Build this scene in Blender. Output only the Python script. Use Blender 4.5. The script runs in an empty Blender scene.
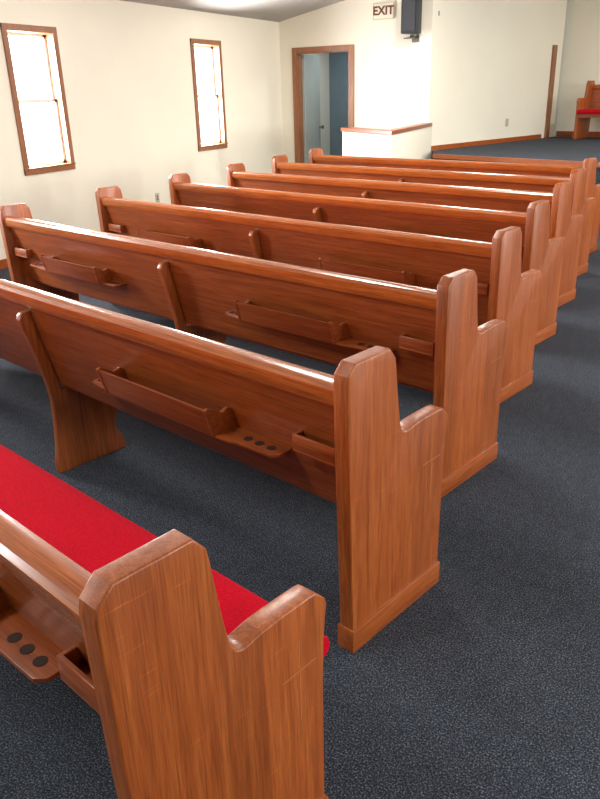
import bpy, bmesh, math, random
from mathutils import Vector, Matrix
sc=bpy.context.scene
try:
    sc.view_settings.view_transform='Standard'
    sc.view_settings.look='None'
except Exception: pass
random.seed(3)

# ---------------------------------------------------------------- materials
def srgb(r,g,b):
    f=lambda c:(c/255/12.92) if c/255<=.04045 else ((c/255+.055)/1.055)**2.4
    return (f(r),f(g),f(b),1)
def newmat(n):
    m=bpy.data.materials.new(n);m.use_nodes=True
    nt=m.node_tree;b=nt.nodes['Principled BSDF'];return m,nt,b
def plain(n,col,rough=.6,metal=0,noise=.03,scale=6,bump=0,bscale=80):
    m,nt,b=newmat(n);N=nt.nodes;L=nt.links
    tc=N.new('ShaderNodeTexCoord');no=N.new('ShaderNodeTexNoise');no.inputs['Scale'].default_value=scale;no.inputs['Detail'].default_value=4
    L.new(tc.outputs['Object'],no.inputs['Vector'])
    r=N.new('ShaderNodeValToRGB')
    r.color_ramp.elements[0].color=tuple(c*(1-noise*2) for c in col[:3])+(1,)
    r.color_ramp.elements[1].color=tuple(min(1,c*(1+noise)) for c in col[:3])+(1,)
    r.color_ramp.elements[0].position=.3;r.color_ramp.elements[1].position=.7
    L.new(no.outputs['Fac'],r.inputs[0]);L.new(r.outputs[0],b.inputs['Base Color'])
    b.inputs['Roughness'].default_value=rough;b.inputs['Metallic'].default_value=metal
    if bump:
        n2=N.new('ShaderNodeTexNoise');n2.inputs['Scale'].default_value=bscale;L.new(tc.outputs['Object'],n2.inputs['Vector'])
        bp=N.new('ShaderNodeBump');bp.inputs['Strength'].default_value=bump;bp.inputs['Distance'].default_value=.002
        L.new(n2.outputs['Fac'],bp.inputs['Height']);L.new(bp.outputs[0],b.inputs['Normal'])
    return m
def wood(n,axis,c0,c1,c2,strips=False,rough=.38,coat=.28,scratch=False):
    m,nt,b=newmat(n);N=nt.nodes;L=nt.links
    tc=N.new('ShaderNodeTexCoord');mp=N.new('ShaderNodeMapping');L.new(tc.outputs['Object'],mp.inputs['Vector'])
    s=[60,60,60];s[axis]=2.4;mp.inputs['Scale'].default_value=s
    oi=N.new('ShaderNodeObjectInfo')
    off=N.new('ShaderNodeVectorMath');off.operation='ADD'
    sc_=N.new('ShaderNodeVectorMath');sc_.operation='SCALE';L.new(oi.outputs['Location'],sc_.inputs[0]);sc_.inputs['Scale'].default_value=3.7
    L.new(mp.outputs[0],off.inputs[0]);L.new(sc_.outputs[0],off.inputs[1])
    vec=off.outputs[0]
    val=None
    if strips:
        sep=N.new('ShaderNodeSeparateXYZ');L.new(tc.outputs['Object'],sep.inputs[0])
        mu=N.new('ShaderNodeMath');mu.operation='MULTIPLY';mu.inputs[1].default_value=9.5;L.new(sep.outputs['Y'],mu.inputs[0])
        fl=N.new('ShaderNodeMath');fl.operation='FLOOR';L.new(mu.outputs[0],fl.inputs[0])
        ad=N.new('ShaderNodeMath');ad.operation='ADD';L.new(fl.outputs[0],ad.inputs[0]);L.new(oi.outputs['Random'],ad.inputs[1])
        wn=N.new('ShaderNodeTexWhiteNoise');wn.noise_dimensions='1D';L.new(ad.outputs[0],wn.inputs['W'])
        val=wn.outputs['Value']
        s2=N.new('ShaderNodeVectorMath');s2.operation='SCALE';s2.inputs['Scale'].default_value=40;L.new(wn.outputs['Color'],s2.inputs[0])
        a2=N.new('ShaderNodeVectorMath');a2.operation='ADD';L.new(vec,a2.inputs[0]);L.new(s2.outputs[0],a2.inputs[1]);vec=a2.outputs[0]
    n1=N.new('ShaderNodeTexNoise');n1.inputs['Scale'].default_value=1;n1.inputs['Detail'].default_value=6;n1.inputs['Roughness'].default_value=.58;n1.inputs['Distortion'].default_value=.6
    L.new(vec,n1.inputs['Vector'])
    r=N.new('ShaderNodeValToRGB');e=r.color_ramp.elements
    e[0].position=.24;e[0].color=c0;e[1].position=.8;e[1].color=c2;k=e.new(.5);k.color=c1
    L.new(n1.outputs['Fac'],r.inputs[0])
    mp2=N.new('ShaderNodeMapping');L.new(tc.outputs['Object'],mp2.inputs['Vector']);s=[320,320,320];s[axis]=10;mp2.inputs['Scale'].default_value=s
    n2=N.new('ShaderNodeTexNoise');n2.inputs['Scale'].default_value=1;n2.inputs['Detail'].default_value=3;L.new(mp2.outputs[0],n2.inputs['Vector'])
    mr=N.new('ShaderNodeMapRange');mr.inputs['From Min'].default_value=.35;mr.inputs['From Max'].default_value=.58;mr.inputs['To Min'].default_value=.72;mr.inputs['To Max'].default_value=1.05
    L.new(n2.outputs['Fac'],mr.inputs[0])
    fac=mr.outputs[0]
    if strips:
        mr2=N.new('ShaderNodeMapRange');mr2.inputs['To Min'].default_value=.86;mr2.inputs['To Max'].default_value=1.13;L.new(val,mr2.inputs[0])
        m3=N.new('ShaderNodeMath');m3.operation='MULTIPLY';L.new(fac,m3.inputs[0]);L.new(mr2.outputs[0],m3.inputs[1]);fac=m3.outputs[0]
    if scratch:
        mp3=N.new('ShaderNodeMapping');L.new(tc.outputs['Object'],mp3.inputs['Vector']);mp3.inputs['Rotation'].default_value=(math.radians(-24),0,0);mp3.inputs['Scale'].default_value=(60,9,230)
        a3=N.new('ShaderNodeVectorMath');a3.operation='ADD';L.new(mp3.outputs[0],a3.inputs[0]);L.new(oi.outputs['Location'],a3.inputs[1])
        n3=N.new('ShaderNodeTexNoise');n3.inputs['Scale'].default_value=1;n3.inputs['Detail'].default_value=1;L.new(a3.outputs[0],n3.inputs['Vector'])
        r3=N.new('ShaderNodeMapRange');r3.inputs['From Min'].default_value=.71;r3.inputs['From Max'].default_value=.77;r3.inputs['To Min'].default_value=1;r3.inputs['To Max'].default_value=1.5;L.new(n3.outputs['Fac'],r3.inputs[0])
        m4=N.new('ShaderNodeMath');m4.operation='MULTIPLY';L.new(fac,m4.inputs[0]);L.new(r3.outputs[0],m4.inputs[1]);fac=m4.outputs[0]
    vm=N.new('ShaderNodeVectorMath');vm.operation='SCALE';L.new(r.outputs[0],vm.inputs[0]);L.new(fac,vm.inputs['Scale'])
    L.new(vm.outputs[0],b.inputs['Base Color'])
    b.inputs['Roughness'].default_value=rough
    b.inputs['Coat Weight'].default_value=coat;b.inputs['Coat Roughness'].default_value=.22
    bp=N.new('ShaderNodeBump');bp.inputs['Strength'].default_value=.15;bp.inputs['Distance'].default_value=.001
    L.new(n2.outputs['Fac'],bp.inputs['Height']);L.new(bp.outputs[0],b.inputs['Normal'])
    return m
A0,A1,A2=srgb(132,61,20),srgb(163,83,32),srgb(188,106,48)
M_X=wood('oak_grain_long',0,srgb(122,54,18),srgb(150,73,28),srgb(175,94,42))
M_Z=wood('oak_grain_vertical',2,A0,A1,A2,strips=True,scratch=True)
M_RAIL=wood('oak_rail',0,srgb(146,71,25),srgb(174,91,36),srgb(198,114,52),rough=.22,coat=.65)
M_Y=wood('oak_grain_y',1,A0,A1,A2)
M_TRZ=wood('oak_trim_vertical',2,srgb(128,78,46),srgb(152,96,60),srgb(170,112,72))
M_LINE=plain('carved_line_oak',srgb(190,120,70),.5)
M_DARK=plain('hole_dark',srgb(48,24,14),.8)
M_RED=plain('red_upholstery',srgb(196,4,34),1,noise=.12,scale=180,bump=.8,bscale=260)
M_RED.node_tree.nodes['Principled BSDF'].inputs['Specular IOR Level'].default_value=.15
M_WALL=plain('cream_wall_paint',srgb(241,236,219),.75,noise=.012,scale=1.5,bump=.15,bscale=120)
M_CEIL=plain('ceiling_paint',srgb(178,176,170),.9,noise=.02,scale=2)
M_WHITE=plain('white_vinyl',srgb(232,232,228),.45)
M_HALL=plain('hall_paint',srgb(126,144,154),.8)
M_DOORP=plain('door_paint',srgb(165,172,166),.6)
M_BLACK=plain('black_plastic',srgb(38,40,46),.5)
M_GRILL=plain('speaker_grille',srgb(58,60,66),.6,noise=.3,scale=300)
M_METAL=plain('grey_metal',srgb(120,118,112),.4,metal=.6)
M_PLATE=plain('outlet_plate',srgb(190,180,158),.5)
M_SIGN=plain('sign_plastic',srgb(238,230,206),.5)
M_LET=plain('sign_letters',srgb(110,58,42),.6)
def carpet():
    m,nt,b=newmat('speckled_carpet');N=nt.nodes;L=nt.links
    tc=N.new('ShaderNodeTexCoord')
    n1=N.new('ShaderNodeTexNoise');n1.inputs['Scale'].default_value=210;n1.inputs['Detail'].default_value=2;n1.inputs['Roughness'].default_value=.6
    L.new(tc.outputs['Object'],n1.inputs['Vector'])
    r=N.new('ShaderNodeValToRGB');e=r.color_ramp.elements
    e[0].position=.38;e[0].color=srgb(26,31,42);e[1].position=.72;e[1].color=srgb(128,130,130)
    k=e.new(.53);k.color=srgb(55,62,75)
    L.new(n1.outputs['Fac'],r.inputs[0])
    n2=N.new('ShaderNodeTexNoise');n2.inputs['Scale'].default_value=22;n2.inputs['Detail'].default_value=6;n2.inputs['Roughness'].default_value=.8;L.new(tc.outputs['Object'],n2.inputs['Vector'])
    mr=N.new('ShaderNodeMapRange');mr.inputs['From Min'].default_value=.3;mr.inputs['From Max'].default_value=.7;mr.inputs['To Min'].default_value=.72;mr.inputs['To Max'].default_value=1.28;L.new(n2.outputs['Fac'],mr.inputs[0])
    vm=N.new('ShaderNodeVectorMath');vm.operation='SCALE';L.new(r.outputs[0],vm.inputs[0]);L.new(mr.outputs[0],vm.inputs['Scale'])
    L.new(vm.outputs[0],b.inputs['Base Color']);b.inputs['Roughness'].default_value=.95
    b.inputs['Specular IOR Level'].default_value=.2
    bp=N.new('ShaderNodeBump');bp.inputs['Strength'].default_value=.6;bp.inputs['Distance'].default_value=.003
    L.new(n1.outputs['Fac'],bp.inputs['Height']);L.new(bp.outputs[0],b.inputs['Normal'])
    return m
M_CARPET=carpet()
def glass():
    m=bpy.data.materials.new('window_glass');m.use_nodes=True;nt=m.node_tree;nt.nodes.clear()
    o=nt.nodes.new('ShaderNodeOutputMaterial');t=nt.nodes.new('ShaderNodeBsdfTransparent');g=nt.nodes.new('ShaderNodeBsdfGlossy');g.inputs['Roughness'].default_value=.02
    mx=nt.nodes.new('ShaderNodeMixShader');mx.inputs[0].default_value=.04
    nt.links.new(t.outputs[0],mx.inputs[1]);nt.links.new(g.outputs[0],mx.inputs[2]);nt.links.new(mx.outputs[0],o.inputs[0]);return m
M_GLASS=glass()

# ---------------------------------------------------------------- helpers
def link(o,parent=None):
    sc.collection.objects.link(o)
    if parent: o.parent=parent
    return o
def empty(n,loc=(0,0,0),rz=0):
    o=bpy.data.objects.new(n,None);o.location=loc;o.rotation_euler=(0,0,rz);o.empty_display_size=.2;sc.collection.objects.link(o);return o
class MB:
    def __init__(s): s.bm=bmesh.new()
    def box(s,lo,hi,bev=0,seg=2):
        bm=s.bm;c=[(a+b)/2 for a,b in zip(lo,hi)];d=[b-a for a,b in zip(lo,hi)]
        g=bmesh.ops.create_cube(bm,size=1,matrix=Matrix.Translation(c)@Matrix.Diagonal((*d,1)))
        if bev:
            es=list({e for v in g['verts'] for e in v.link_edges})
            bmesh.ops.bevel(bm,geom=es,offset=bev,segments=seg,profile=.5,affect='EDGES')
        return s
    def prism(s,pts,a,b,axis=0,bev=0,seg=2):
        bm=s.bm
        def mk(p,t):
            if axis==0: return (t,p[0],p[1])
            if axis==1: return (p[0],t,p[1])
            return (p[0],p[1],t)
        v0=[bm.verts.new(mk(p,a)) for p in pts];v1=[bm.verts.new(mk(p,b)) for p in pts]
        f0=bm.faces.new(v0);f1=bm.faces.new(v1[::-1]);n=len(pts)
        for i in range(n): bm.faces.new((v0[i],v0[(i+1)%n],v1[(i+1)%n],v1[i]))
        bmesh.ops.recalc_face_normals(bm,faces=list({f for v in v0+v1 for f in v.link_faces}))
        if bev:
            es=list(set(f0.edges)|set(f1.edges))
            bmesh.ops.bevel(bm,geom=es,offset=bev,segments=seg,profile=.5,affect='EDGES')
        return s
    def cyl(s,c,r,h,axis=2,seg=24):
        rot={0:Matrix.Rotation(math.pi/2,4,'Y'),1:Matrix.Rotation(math.pi/2,4,'X'),2:Matrix()}[axis]
        bmesh.ops.create_cone(s.bm,cap_ends=True,segments=seg,radius1=r,radius2=r,depth=h,matrix=Matrix.Translation(c)@rot);return s
    def mesh(s,n,mat,smooth=False):
        me=bpy.data.meshes.new(n);bmesh.ops.recalc_face_normals(s.bm,faces=s.bm.faces[:]);s.bm.to_mesh(me);s.bm.free();me.materials.append(mat)
        if smooth:
            for p in me.polygons: p.use_smooth=True
            try: me.set_sharp_from_angle(angle=math.radians(32))
            except Exception: pass
        return me
    def obj(s,n,mat,parent=None,smooth=False):
        return link(bpy.data.objects.new(n,s.mesh(n,mat,smooth)),parent)
def catmull(P,n=5):
    out=[]
    for i in range(len(P)-1):
        p0=P[max(i-1,0)];p1=P[i];p2=P[i+1];p3=P[min(i+2,len(P)-1)]
        for j in range(n):
            t=j/n
            out.append(tuple(.5*((2*p1[k])+(-p0[k]+p2[k])*t+(2*p0[k]-5*p1[k]+4*p2[k]-p3[k])*t*t+(-p0[k]+3*p1[k]-3*p2[k]+p3[k])*t**3) for k in (0,1)))
    out.append(P[-1]);return out

# ---------------------------------------------------------------- pew part meshes
H=.915;T=.05
prof=[(.024,0),(.478,0),(.478,.10),(.480,.40),(.484,.52),(.490,.575),(.495,.605),(.490,.622),(.462,.649),(.44,.652)]
prof+=catmull([(.40,.652),(.34,.651),(.30,.647),(.272,.643),(.252,.650),(.240,.672),(.231,.72),(.222,.78),(.213,.85),(.207,.885)],4)
prof+=[(.182,H),(.034,H),(.004,.886),(.0,.86),(.008,.55),(.018,.25)]
def end_mesh(): 
    return MB().prism(prof,-T,0,0,bev=.0045,seg=3).mesh('pew_end_panel',M_Z,True)
def base_mesh():
    return MB().box((-T-.005,.017,0),(.006,.484,.08),.003,2).mesh('pew_end_base',M_Y,True)
def cross_mesh():
    return MB().box((-.001,.408,.37),(.0006,.4102,.57)).box((-.001,.36,.492),(.0006,.458,.494)).mesh('carved_cross',M_LINE)
ME_END,ME_BASE,ME_CROSS=end_mesh(),base_mesh(),cross_mesh()
def mirror(me,n,L):
    m=me.copy();m.name=n
    for v in m.vertices: v.co.x=-L-v.co.x
    m.flip_normals();return m
def pew_parts(L,full=True):
    P=[('end_panel_aisle',ME_END),('end_base_aisle',ME_BASE),('end_cross_aisle',ME_CROSS),
       ('end_panel_wall',mirror(ME_END,'pew_end_panel_w',L)),('end_base_wall',mirror(ME_BASE,'pew_end_base_w',L)),('end_cross_wall',mirror(ME_CROSS,'cross_w',L))]
    x0,x1=-L+T,-T
    rail=[(.016,.800),(.014,.832)]+[(.022,.845)]+[(.034,.850),(.062,.850),(.076,.845),(.084,.834),(.086,.80),(.080,.785),(.022,.785)]
    P.append(('top_rail',MB().prism(rail,x0,x1,0).mesh('pew_top_rail',M_RAIL,True)))
    pan=[(.040,.79),(.062,.79),(.150,.41),(.128,.41)]
    P.append(('back_panel',MB().prism(pan,x0,x1,0).mesh('pew_back_panel',M_X)))
    P.append(('seat_board',MB().box((x0,.155,.385),(x1,.53,.405),.004).box((x0,.50,.345),(x1,.52,.386)).mesh('pew_seat_board',M_X)))
    cu=[(.165,.406),(.54,.406),(.556,.412),(.562,.43),(.556,.452),(.54,.462),(.50,.468),(.30,.468),(.18,.466),(.165,.455)]
    P.append(('seat_cushion',MB().prism(cu,x0+.003,x1-.003,0).mesh('pew_seat_cushion',M_RED,True)))
    if full:
        mid=catmull([(.055,0),(.052,.05),(.066,.11),(.078,.25),(.078,.36),(.060,.47),(.030,.60),(-.002,.71),(-.002,.735),(.010,.752),(.03,.757)],4)
        mid+=[(.045,.757),(.048,.74),(.118,.43),(.125,.386)]
        mid+=catmull([(.45,.386),(.43,.30),(.385,.20),(.37,.12),(.40,.06),(.41,.0)],4)
        P.append(('middle_support',MB().prism(mid,-L/2-.017,-L/2+.017,0,bev=.003,seg=2).mesh('pew_middle_support',M_Z,True)))
        rk=MB();hl=MB();cd=MB()
        for sgn in (0,1):
            fx=(lambda x:x) if sgn==0 else (lambda x:-L-x)
            def bx(mb,a,b,y0,y1,z0,z1,bev=.002):
                xa,xb=sorted((fx(a),fx(b)));mb.box((xa,y0,z0),(xb,y1,z1),bev,2)
            a,b=fx(-1.27),fx(-.285)
            a,b=min(a,b),max(a,b)
            sh=[(a+.02,.115),(a,.08),(a,.035),(a+.02,.015),(a+.13,.010),(a+.16,.0),(b-.20,.0),(b-.17,.010),(b-.02,.015),(b,.035),(b,.08),(b-.02,.115)]
            rk.prism(sh,.555,.566,2,bev=.002)
            # outward-leaning front board and shaped cheeks: an open trough
            xa,xb=sorted((fx(-1.125),fx(-.545)))
            rk.prism([(-.002,.560),(.009,.560),(-.019,.655),(-.030,.655)],xa,xb,0,bev=.002)
            for cx in (-1.128,-.542):
                xc=fx(cx)-.007
                rk.prism([(-.004,.560),(.099,.560),(.080,.630),(.062,.640),(.035,.632),(.005,.650),(-.020,.662),(-.033,.657)],xc,xc+.014,0,bev=.002)
            for c in (-1.238,-1.196,-1.156,-.435,-.385,-.335):
                hl.cyl((fx(c),.048,.5663),.0145,.002,2,20)
            bx(cd,-.235,-.075,.036,.046,.600,.648)
            bx(cd,-.235,-.225,.042,.085,.600,.648);bx(cd,-.085,-.075,.042,.085,.600,.648)
            bx(cd,-.235,-.075,.036,.10,.593,.602)
        P+= [('hymnal_racks',rk.mesh('pew_racks',M_X,True)),('cup_holes',hl.mesh('pew_cup_holes',M_DARK)),('card_pockets',cd.mesh('pew_card_pockets',M_X,True))]
    return P
L=3.449
PARTS=pew_parts(L)
def place_pew(parts,loc,rz):
    e=empty('church_pew',loc,rz)
    for n,me in parts: link(bpy.data.objects.new(n,me),e)
    return e
b=math.radians(15.677);er=math.radians(-1.774)
for k in range(0,8):
    s=(k-1)*.984 if k else -.972
    dx=.018 if k==0 else (.010 if k<5 else .03)
    place_pew(PARTS,(-.697+s*math.sin(er)+dx*math.cos(b),1.58+s*math.cos(er)-dx*math.sin(b),0),-b)
STZ=.69
sp=pew_parts(2.2,False)
place_pew(sp,(-1.72,14.40,STZ),math.pi-math.radians(19))

# ---------------------------------------------------------------- room
X0,X1,Y0,Y1=-6.007,6.0,-4.0,16.0;B=11.166
zc=lambda x:2.56+.2*(x-X0) if x<0 else 2.56+.2*6.007-.2*x
MB().box((X0-.2,Y0-.2,-.1),(X1+.2,Y1+.2,0)).obj('floor',M_CARPET)
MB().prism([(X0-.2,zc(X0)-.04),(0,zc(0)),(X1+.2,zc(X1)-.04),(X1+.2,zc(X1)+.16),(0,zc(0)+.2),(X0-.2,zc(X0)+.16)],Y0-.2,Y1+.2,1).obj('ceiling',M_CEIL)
WZ0,WZ1,WW=.848,2.232,.717;TR=.062
wins_left=[-1.3,2.3,5.623,8.729]
wins_right=[0.0,4.0,8.0]
def side_wall(name,xa,xb,ys,top):
    m=MB();cur=Y0
    for y in ys:
        a,c=y+TR-.01,y+WW-TR+.01
        m.box((xa,cur,0),(xb,a,top));m.box((xa,a,0),(xb,c,WZ0+TR-.01));m.box((xa,a,WZ1-TR+.01),(xb,c,top));cur=c
    m.box((xa,cur,0),(xb,Y1,top));m.obj(name,M_WALL)
side_wall('wall_left',X0-.16,X0,wins_left,2.56)
side_wall('wall_right',X1,X1+.16,wins_right,2.57)
def gable(xa,xb): 
    pts=[(xa,0),(xb,0),(xb,zc(xb))]
    if xa<0<xb: pts.append((0,zc(0)))
    pts.append((xa,zc(xa)));return pts
MB().prism(gable(X0-.1,X1+.1),Y0-.16,Y0,1).obj('wall_rear',M_WALL)
DX0,DX1,DZ=-5.70,-4.83,2.115
CX=-3.555
MB().prism([(X0-.1,0),(DX0,0),(DX0,zc(DX0)),(X0-.1,zc(X0-.1))],B,B+.12,1).obj('wall_back_left',M_WALL)
MB().prism([(DX0,DZ),(DX1,DZ),(DX1,zc(DX1)),(DX0,zc(DX0))],B,B+.12,1).obj('wall_back_header',M_WALL)
MB().prism([(DX1,0),(CX,0),(CX,zc(CX)),(DX1,zc(DX1))],B,B+.12,1).obj('wall_back_right',M_WALL)
def wall_seg(name,p,q,th,z0,top,mat=M_WALL):
    p=Vector(p);q=Vector(q);d=(q-p).normalized();n=Vector((-d.y,d.x))*th
    return MB().prism([tuple(p),tuple(q),tuple(q+n),tuple(p+n)],z0,top,2).obj(name,mat)
wall_seg('wall_stage_side',(CX,B),(-2.30,14.6),.12,0,3.9)
q=Vector((math.cos(math.radians(19)),-math.sin(math.radians(19))))
s0=Vector((-2.75,14.93));s1=s0+q*9.2
wall_seg('wall_stage_back',tuple(s0),tuple(s1),.12,0,3.9)
d22=math.tan(math.radians(22))
XE=X1-.005
pf=[(-3.27,10.62),(XE,10.62-(XE+3.27)*d22),(XE,s1.y+.15),(-2.32,14.70),(-3.50,B+.03)]
MB().prism(pf,.001,STZ-.012,2).obj('floor_stage_riser',M_CARPET)
MB().prism(pf,STZ-.012,STZ,2).obj('floor_stage_carpet',M_CARPET)
wall_seg('trim_1',(-3.30,10.60),(XE,10.60-(XE+3.30)*d22),.03,STZ-.05,STZ+.006,M_Y)
d=(Vector((-2.30,14.6))-Vector((CX,B))).normalized();n=Vector((d.y,-d.x))
def on_side(t): return Vector((CX,B))+d*t
def seg(name,t0,t1,th,z0,z1,mat):
    p,qq=on_side(t0),on_side(t1);return MB().prism([tuple(p),tuple(qq),tuple(qq+n*th),tuple(p+n*th)],z0,z1,2).obj(name,mat)
seg('baseboard_stage_side',.02,3.2,.016,STZ,STZ+.07,M_Y)
seg('trim_2',3.32,3.44,.03,STZ,2.18,M_TRZ)
MB().prism([tuple(s0+q*.5),tuple(s0+q*9),tuple(s0+q*9-Vector((-q.y,q.x))*.016),tuple(s0+q*.5-Vector((-q.y,q.x))*.016)],STZ,STZ+.09,2).obj('baseboard_stage_back',M_X)
MB().box((X0,Y0,0),(X0+.016,B,.09)).obj('baseboard_left',M_Y)
MB().box((X0,B-.016,0),(-5.80,B,.09)).box((-4.74,B-.016,0),(CX,B,.09)).obj('baseboard_back',M_X)
hw=[(-4.36,9.85),(-3.33,9.02),(-3.50,B-.001),(-3.62,B-.001),(-3.445,9.26),(-4.285,9.945)]
MB().prism(hw,0,1.045,2).obj('wall_half',M_WALL)
cap=[(-4.38,9.835),(-3.32,8.975),(-3.49,B-.02),(-3.64,B-.02),(-3.475,9.31),(-4.27,9.985)]
MB().prism(cap,1.04,1.09,2,bev=.006).obj('trim_3',M_X)

# windows
def window(i,xw,y,inward):
    e=empty('window_%d'%i,(xw,y,0));s=inward
    def bx(mb,xa,xb,ya,yb,za,zb,bev=0): 
        a,c=sorted((xa*s,xb*s));mb.box((a,ya,za),(c,yb,zb),bev)
    t=MB();bx(t,0,.02,0,TR,WZ0,WZ1,.003);bx(t,0,.02,WW-TR,WW,WZ0,WZ1,.003);bx(t,0,.021,0,WW,WZ1-TR,WZ1,.003);bx(t,0,.021,0,WW,WZ0,WZ0+TR,.003)
    bx(t,0,.03,-.004,WW+.004,WZ0+TR-.012,WZ0+TR+.004,.003)
    t.obj('oak_casing',M_TRZ,e)
    ya,yb,za,zb=TR-.01,WW-TR+.01,WZ0+TR-.01,WZ1-TR+.01
    j=MB();bx(j,-.12,0,ya,ya+.014,za,zb);bx(j,-.12,0,yb-.014,yb,za,zb);bx(j,-.12,0,ya,yb,zb-.014,zb);bx(j,-.12,0,ya,yb,za,za+.014)
    j.obj('oak_jamb',M_TRZ,e)
    ya+=.014;yb-=.014;za+=.014;zb-=.014;zm=(za+zb)/2;w=.032
    f=MB()
    for xa,xb,z0,z1 in ((-.115,-.085,zm-.016,zb),(-.08,-.05,za,zm+.018)):
        bx(f,xa,xb,ya,ya+w,z0,z1);bx(f,xa,xb,yb-w,yb,z0,z1);bx(f,xa,xb,ya,yb,z1-w,z1);bx(f,xa,xb,ya,yb,z0,z0+w)
    f.obj('sashes',M_WHITE,e)
    g=MB();bx(g,-.102,-.098,ya,yb,zm,zb);bx(g,-.067,-.063,ya,yb,za,zm);g.obj('panes',M_GLASS,e)
    return e
i=1
for y in wins_left: window(i,X0,y,1);i+=1
for y in wins_right: window(i,X1,y,-1);i+=1

# doorway
e=empty('door_1')
c=MB();c.box((DX0-.085,B-.02,0),(DX0,B,DZ+.075),.003);c.box((DX1,B-.02,0),(DX1+.085,B,DZ+.075),.003);c.box((DX0,B-.02,DZ),(DX1,B,DZ+.075),.003)
c.box((DX0,B,0),(DX0+.015,B+.12,DZ));c.box((DX1-.015,B,0),(DX1,B+.12,DZ));c.box((DX0,B,DZ-.015),(DX1,B+.12,DZ))
c.obj('oak_casing',M_TRZ,e)
lf=empty('open_leaf',(DX0+.05,B+.13,0),math.radians(98));lf.parent=e
MB().box((0,0,.012),(.80,.04,DZ-.02),.003).obj('leaf',M_DOORP,lf)
MB().cyl((.74,-.03,1.0),.012,.06,1).cyl((.74,-.06,1.0),.028,.03,1).obj('knob',M_METAL,lf,True)
m=MB();m.box((-6.1,13.0,0),(-3.3,13.1,2.5));m.box((-6.15,B+.12,0),(-6.05,13.1,2.5));m.box((-3.75,B+.14,0),(-3.68,11.5,2.5));m.box((-6.1,B+.12,2.5),(-3.5,13.1,2.56));m.obj('wall_hall',M_HALL)
e=empty('hall_fill_light',(-5.0,12.1,2.44))  # unseen lamp and housing, added to brighten the hall behind the doorway
MB().cyl((0,0,.03),.16,.06).obj('housing',M_WHITE,e,True)
l=bpy.data.lights.new('fill_lamp','AREA');l.shape='DISK';l.size=.28;l.energy=14;l.color=(.9,.96,1);o=bpy.data.objects.new('fill_lamp',l);o.location=(0,0,-.01);link(o,e)

# exit sign
e=empty('exit_sign')
MB().box((-4.435,B-.035,2.495),(-4.125,B-.003,2.705),.006).obj('housing',M_SIGN,e)
fr=MB()
for lo,hi in (((-4.435,2.495),(-4.125,2.501)),((-4.435,2.699),(-4.125,2.705)),((-4.435,2.495),(-4.429,2.705)),((-4.131,2.495),(-4.125,2.705))): fr.box((lo[0],B-.039,lo[1]),(hi[0],B-.034,hi[1]))
fr.obj('rim',M_PLATE,e)
def text(s,loc,size,mat,par):
    cu=bpy.data.curves.new('lettering','FONT');cu.body=s;cu.size=size;cu.extrude=.002;cu.offset=.005;cu.align_x='CENTER';cu.align_y='CENTER'
    o=bpy.data.objects.new('lettering',cu);o.location=loc;o.rotation_euler=(math.pi/2,0,0);o.data.materials.append(mat);link(o,par)
text('EXIT',(-4.28,B-.038,2.60),.155,M_LET,e)
# speaker
e=empty('wall_speaker')
MB().prism([(-3.90,B-.10),(-3.68,B-.10),(-3.66,B-.28),(-3.69,B-.32),(-3.89,B-.32),(-3.92,B-.28)],2.27,2.74,2,bev=.01).obj('cabinet',M_BLACK,e)
MB().box((-3.88,B-.332,2.30),(-3.70,B-.318,2.71),.006).obj('grille',M_GRILL,e)
MB().box((-3.84,B-.02,2.17),(-3.74,B-.002,2.33)).box((-3.81,B-.2,2.22),(-3.77,B-.01,2.245)).box((-3.96,B-.04,2.22),(-3.79,B-.02,2.235)).box((-3.81,B-.2,2.23),(-3.77,B-.17,2.29)).obj('bracket',M_METAL,e)
# outlets
e=empty('wall_outlet');MB().box((X0,7.70,.30),(X0+.006,7.775,.42),.002).obj('plate',M_PLATE,e)
MB().box((X0+.005,7.725,.335),(X0+.0075,7.75,.355)).box((X0+.005,7.725,.37),(X0+.0075,7.75,.39)).obj('sockets',M_BLACK,e)
e=empty('wall_outlet')
p,qq=on_side(2.05),on_side(2.13)
MB().prism([tuple(p),tuple(qq),tuple(qq+n*.006),tuple(p+n*.006)],STZ+.25,STZ+.37,2).obj('plate',M_PLATE,e)

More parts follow.
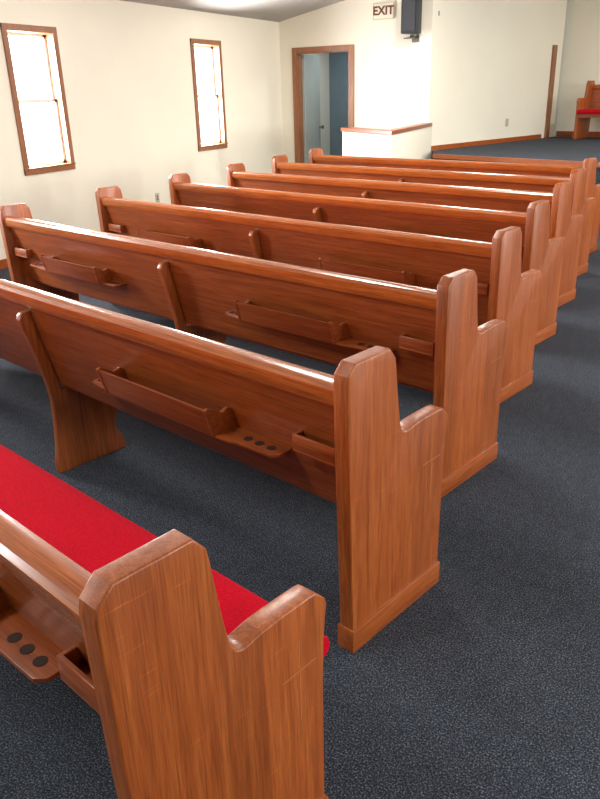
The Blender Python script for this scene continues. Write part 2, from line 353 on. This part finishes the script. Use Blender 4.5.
def fill_fixture(x,y,CE):  # unseen overhead lamps with housings, added as fill for the room
    e=empty('added_ceiling_fill',(x,y,zc(x)-.06))
    MB().box((-.3,-.6,0),(.3,.6,.08),.01).obj('housing',M_WHITE,e)
    l=bpy.data.lights.new('fill_lamp','AREA');l.shape='RECTANGLE';l.size=.5;l.size_y=1.1;l.energy=CE;l.color=(1,.97,.90)
    o=bpy.data.objects.new('fill_lamp',l);o.location=(0,0,-.01);link(o,e)
for x in (-2.6,2.6):
    for y,CE in ((0,60),(4.5,90),(9,110)): fill_fixture(x,y,CE)
fill_fixture(.8,12.0,70)  # one more added lamp, lifts the dim stage area
def daylight(x,y,sx,en,col):
    l=bpy.data.lights.new('window_daylight','AREA');l.shape='RECTANGLE';l.size=1.25;l.size_y=.62;l.energy=en;l.color=col
    o=bpy.data.objects.new('window_daylight',l);o.location=(x,y+WW/2,(WZ0+WZ1)/2)
    o.rotation_euler=(0,-math.pi/2 if sx>0 else math.pi/2,0);sc.collection.objects.link(o)
for y,en in zip(wins_left,(120,200,225,215)): daylight(X0-.22,y,1,en,(.97,.98,1))
for y,en in zip(wins_right,(130,260,300)): daylight(X1+.22,y,-1,en,(1,.98,.95))
w=bpy.data.worlds.new('World');sc.world=w;w.use_nodes=True
bg=w.node_tree.nodes['Background'];bg.inputs[0].default_value=(.9,.95,1,1);bg.inputs[1].default_value=3

# ---------------------------------------------------------------- camera
a=math.radians(27.565);t=math.radians(22.693);r=math.radians(-1.67)
right=Vector((math.cos(a),math.sin(a),0));fh=Vector((-math.sin(a),math.cos(a),0));z=Vector((0,0,1))
fwd=fh*math.cos(t)-z*math.sin(t);up=fh*math.sin(t)+z*math.cos(t)
R=right*math.cos(r)+up*math.sin(r);U=-right*math.sin(r)+up*math.cos(r)
cam=bpy.data.cameras.new('camera');co=bpy.data.objects.new('camera',cam);sc.collection.objects.link(co)
M=Matrix((R,U,-fwd)).transposed().to_4x4();M.translation=Vector((0,0,1.55));co.matrix_world=M
cam.sensor_width=36;cam.lens=733.616*36/799;cam.clip_start=.02
sc.camera=co
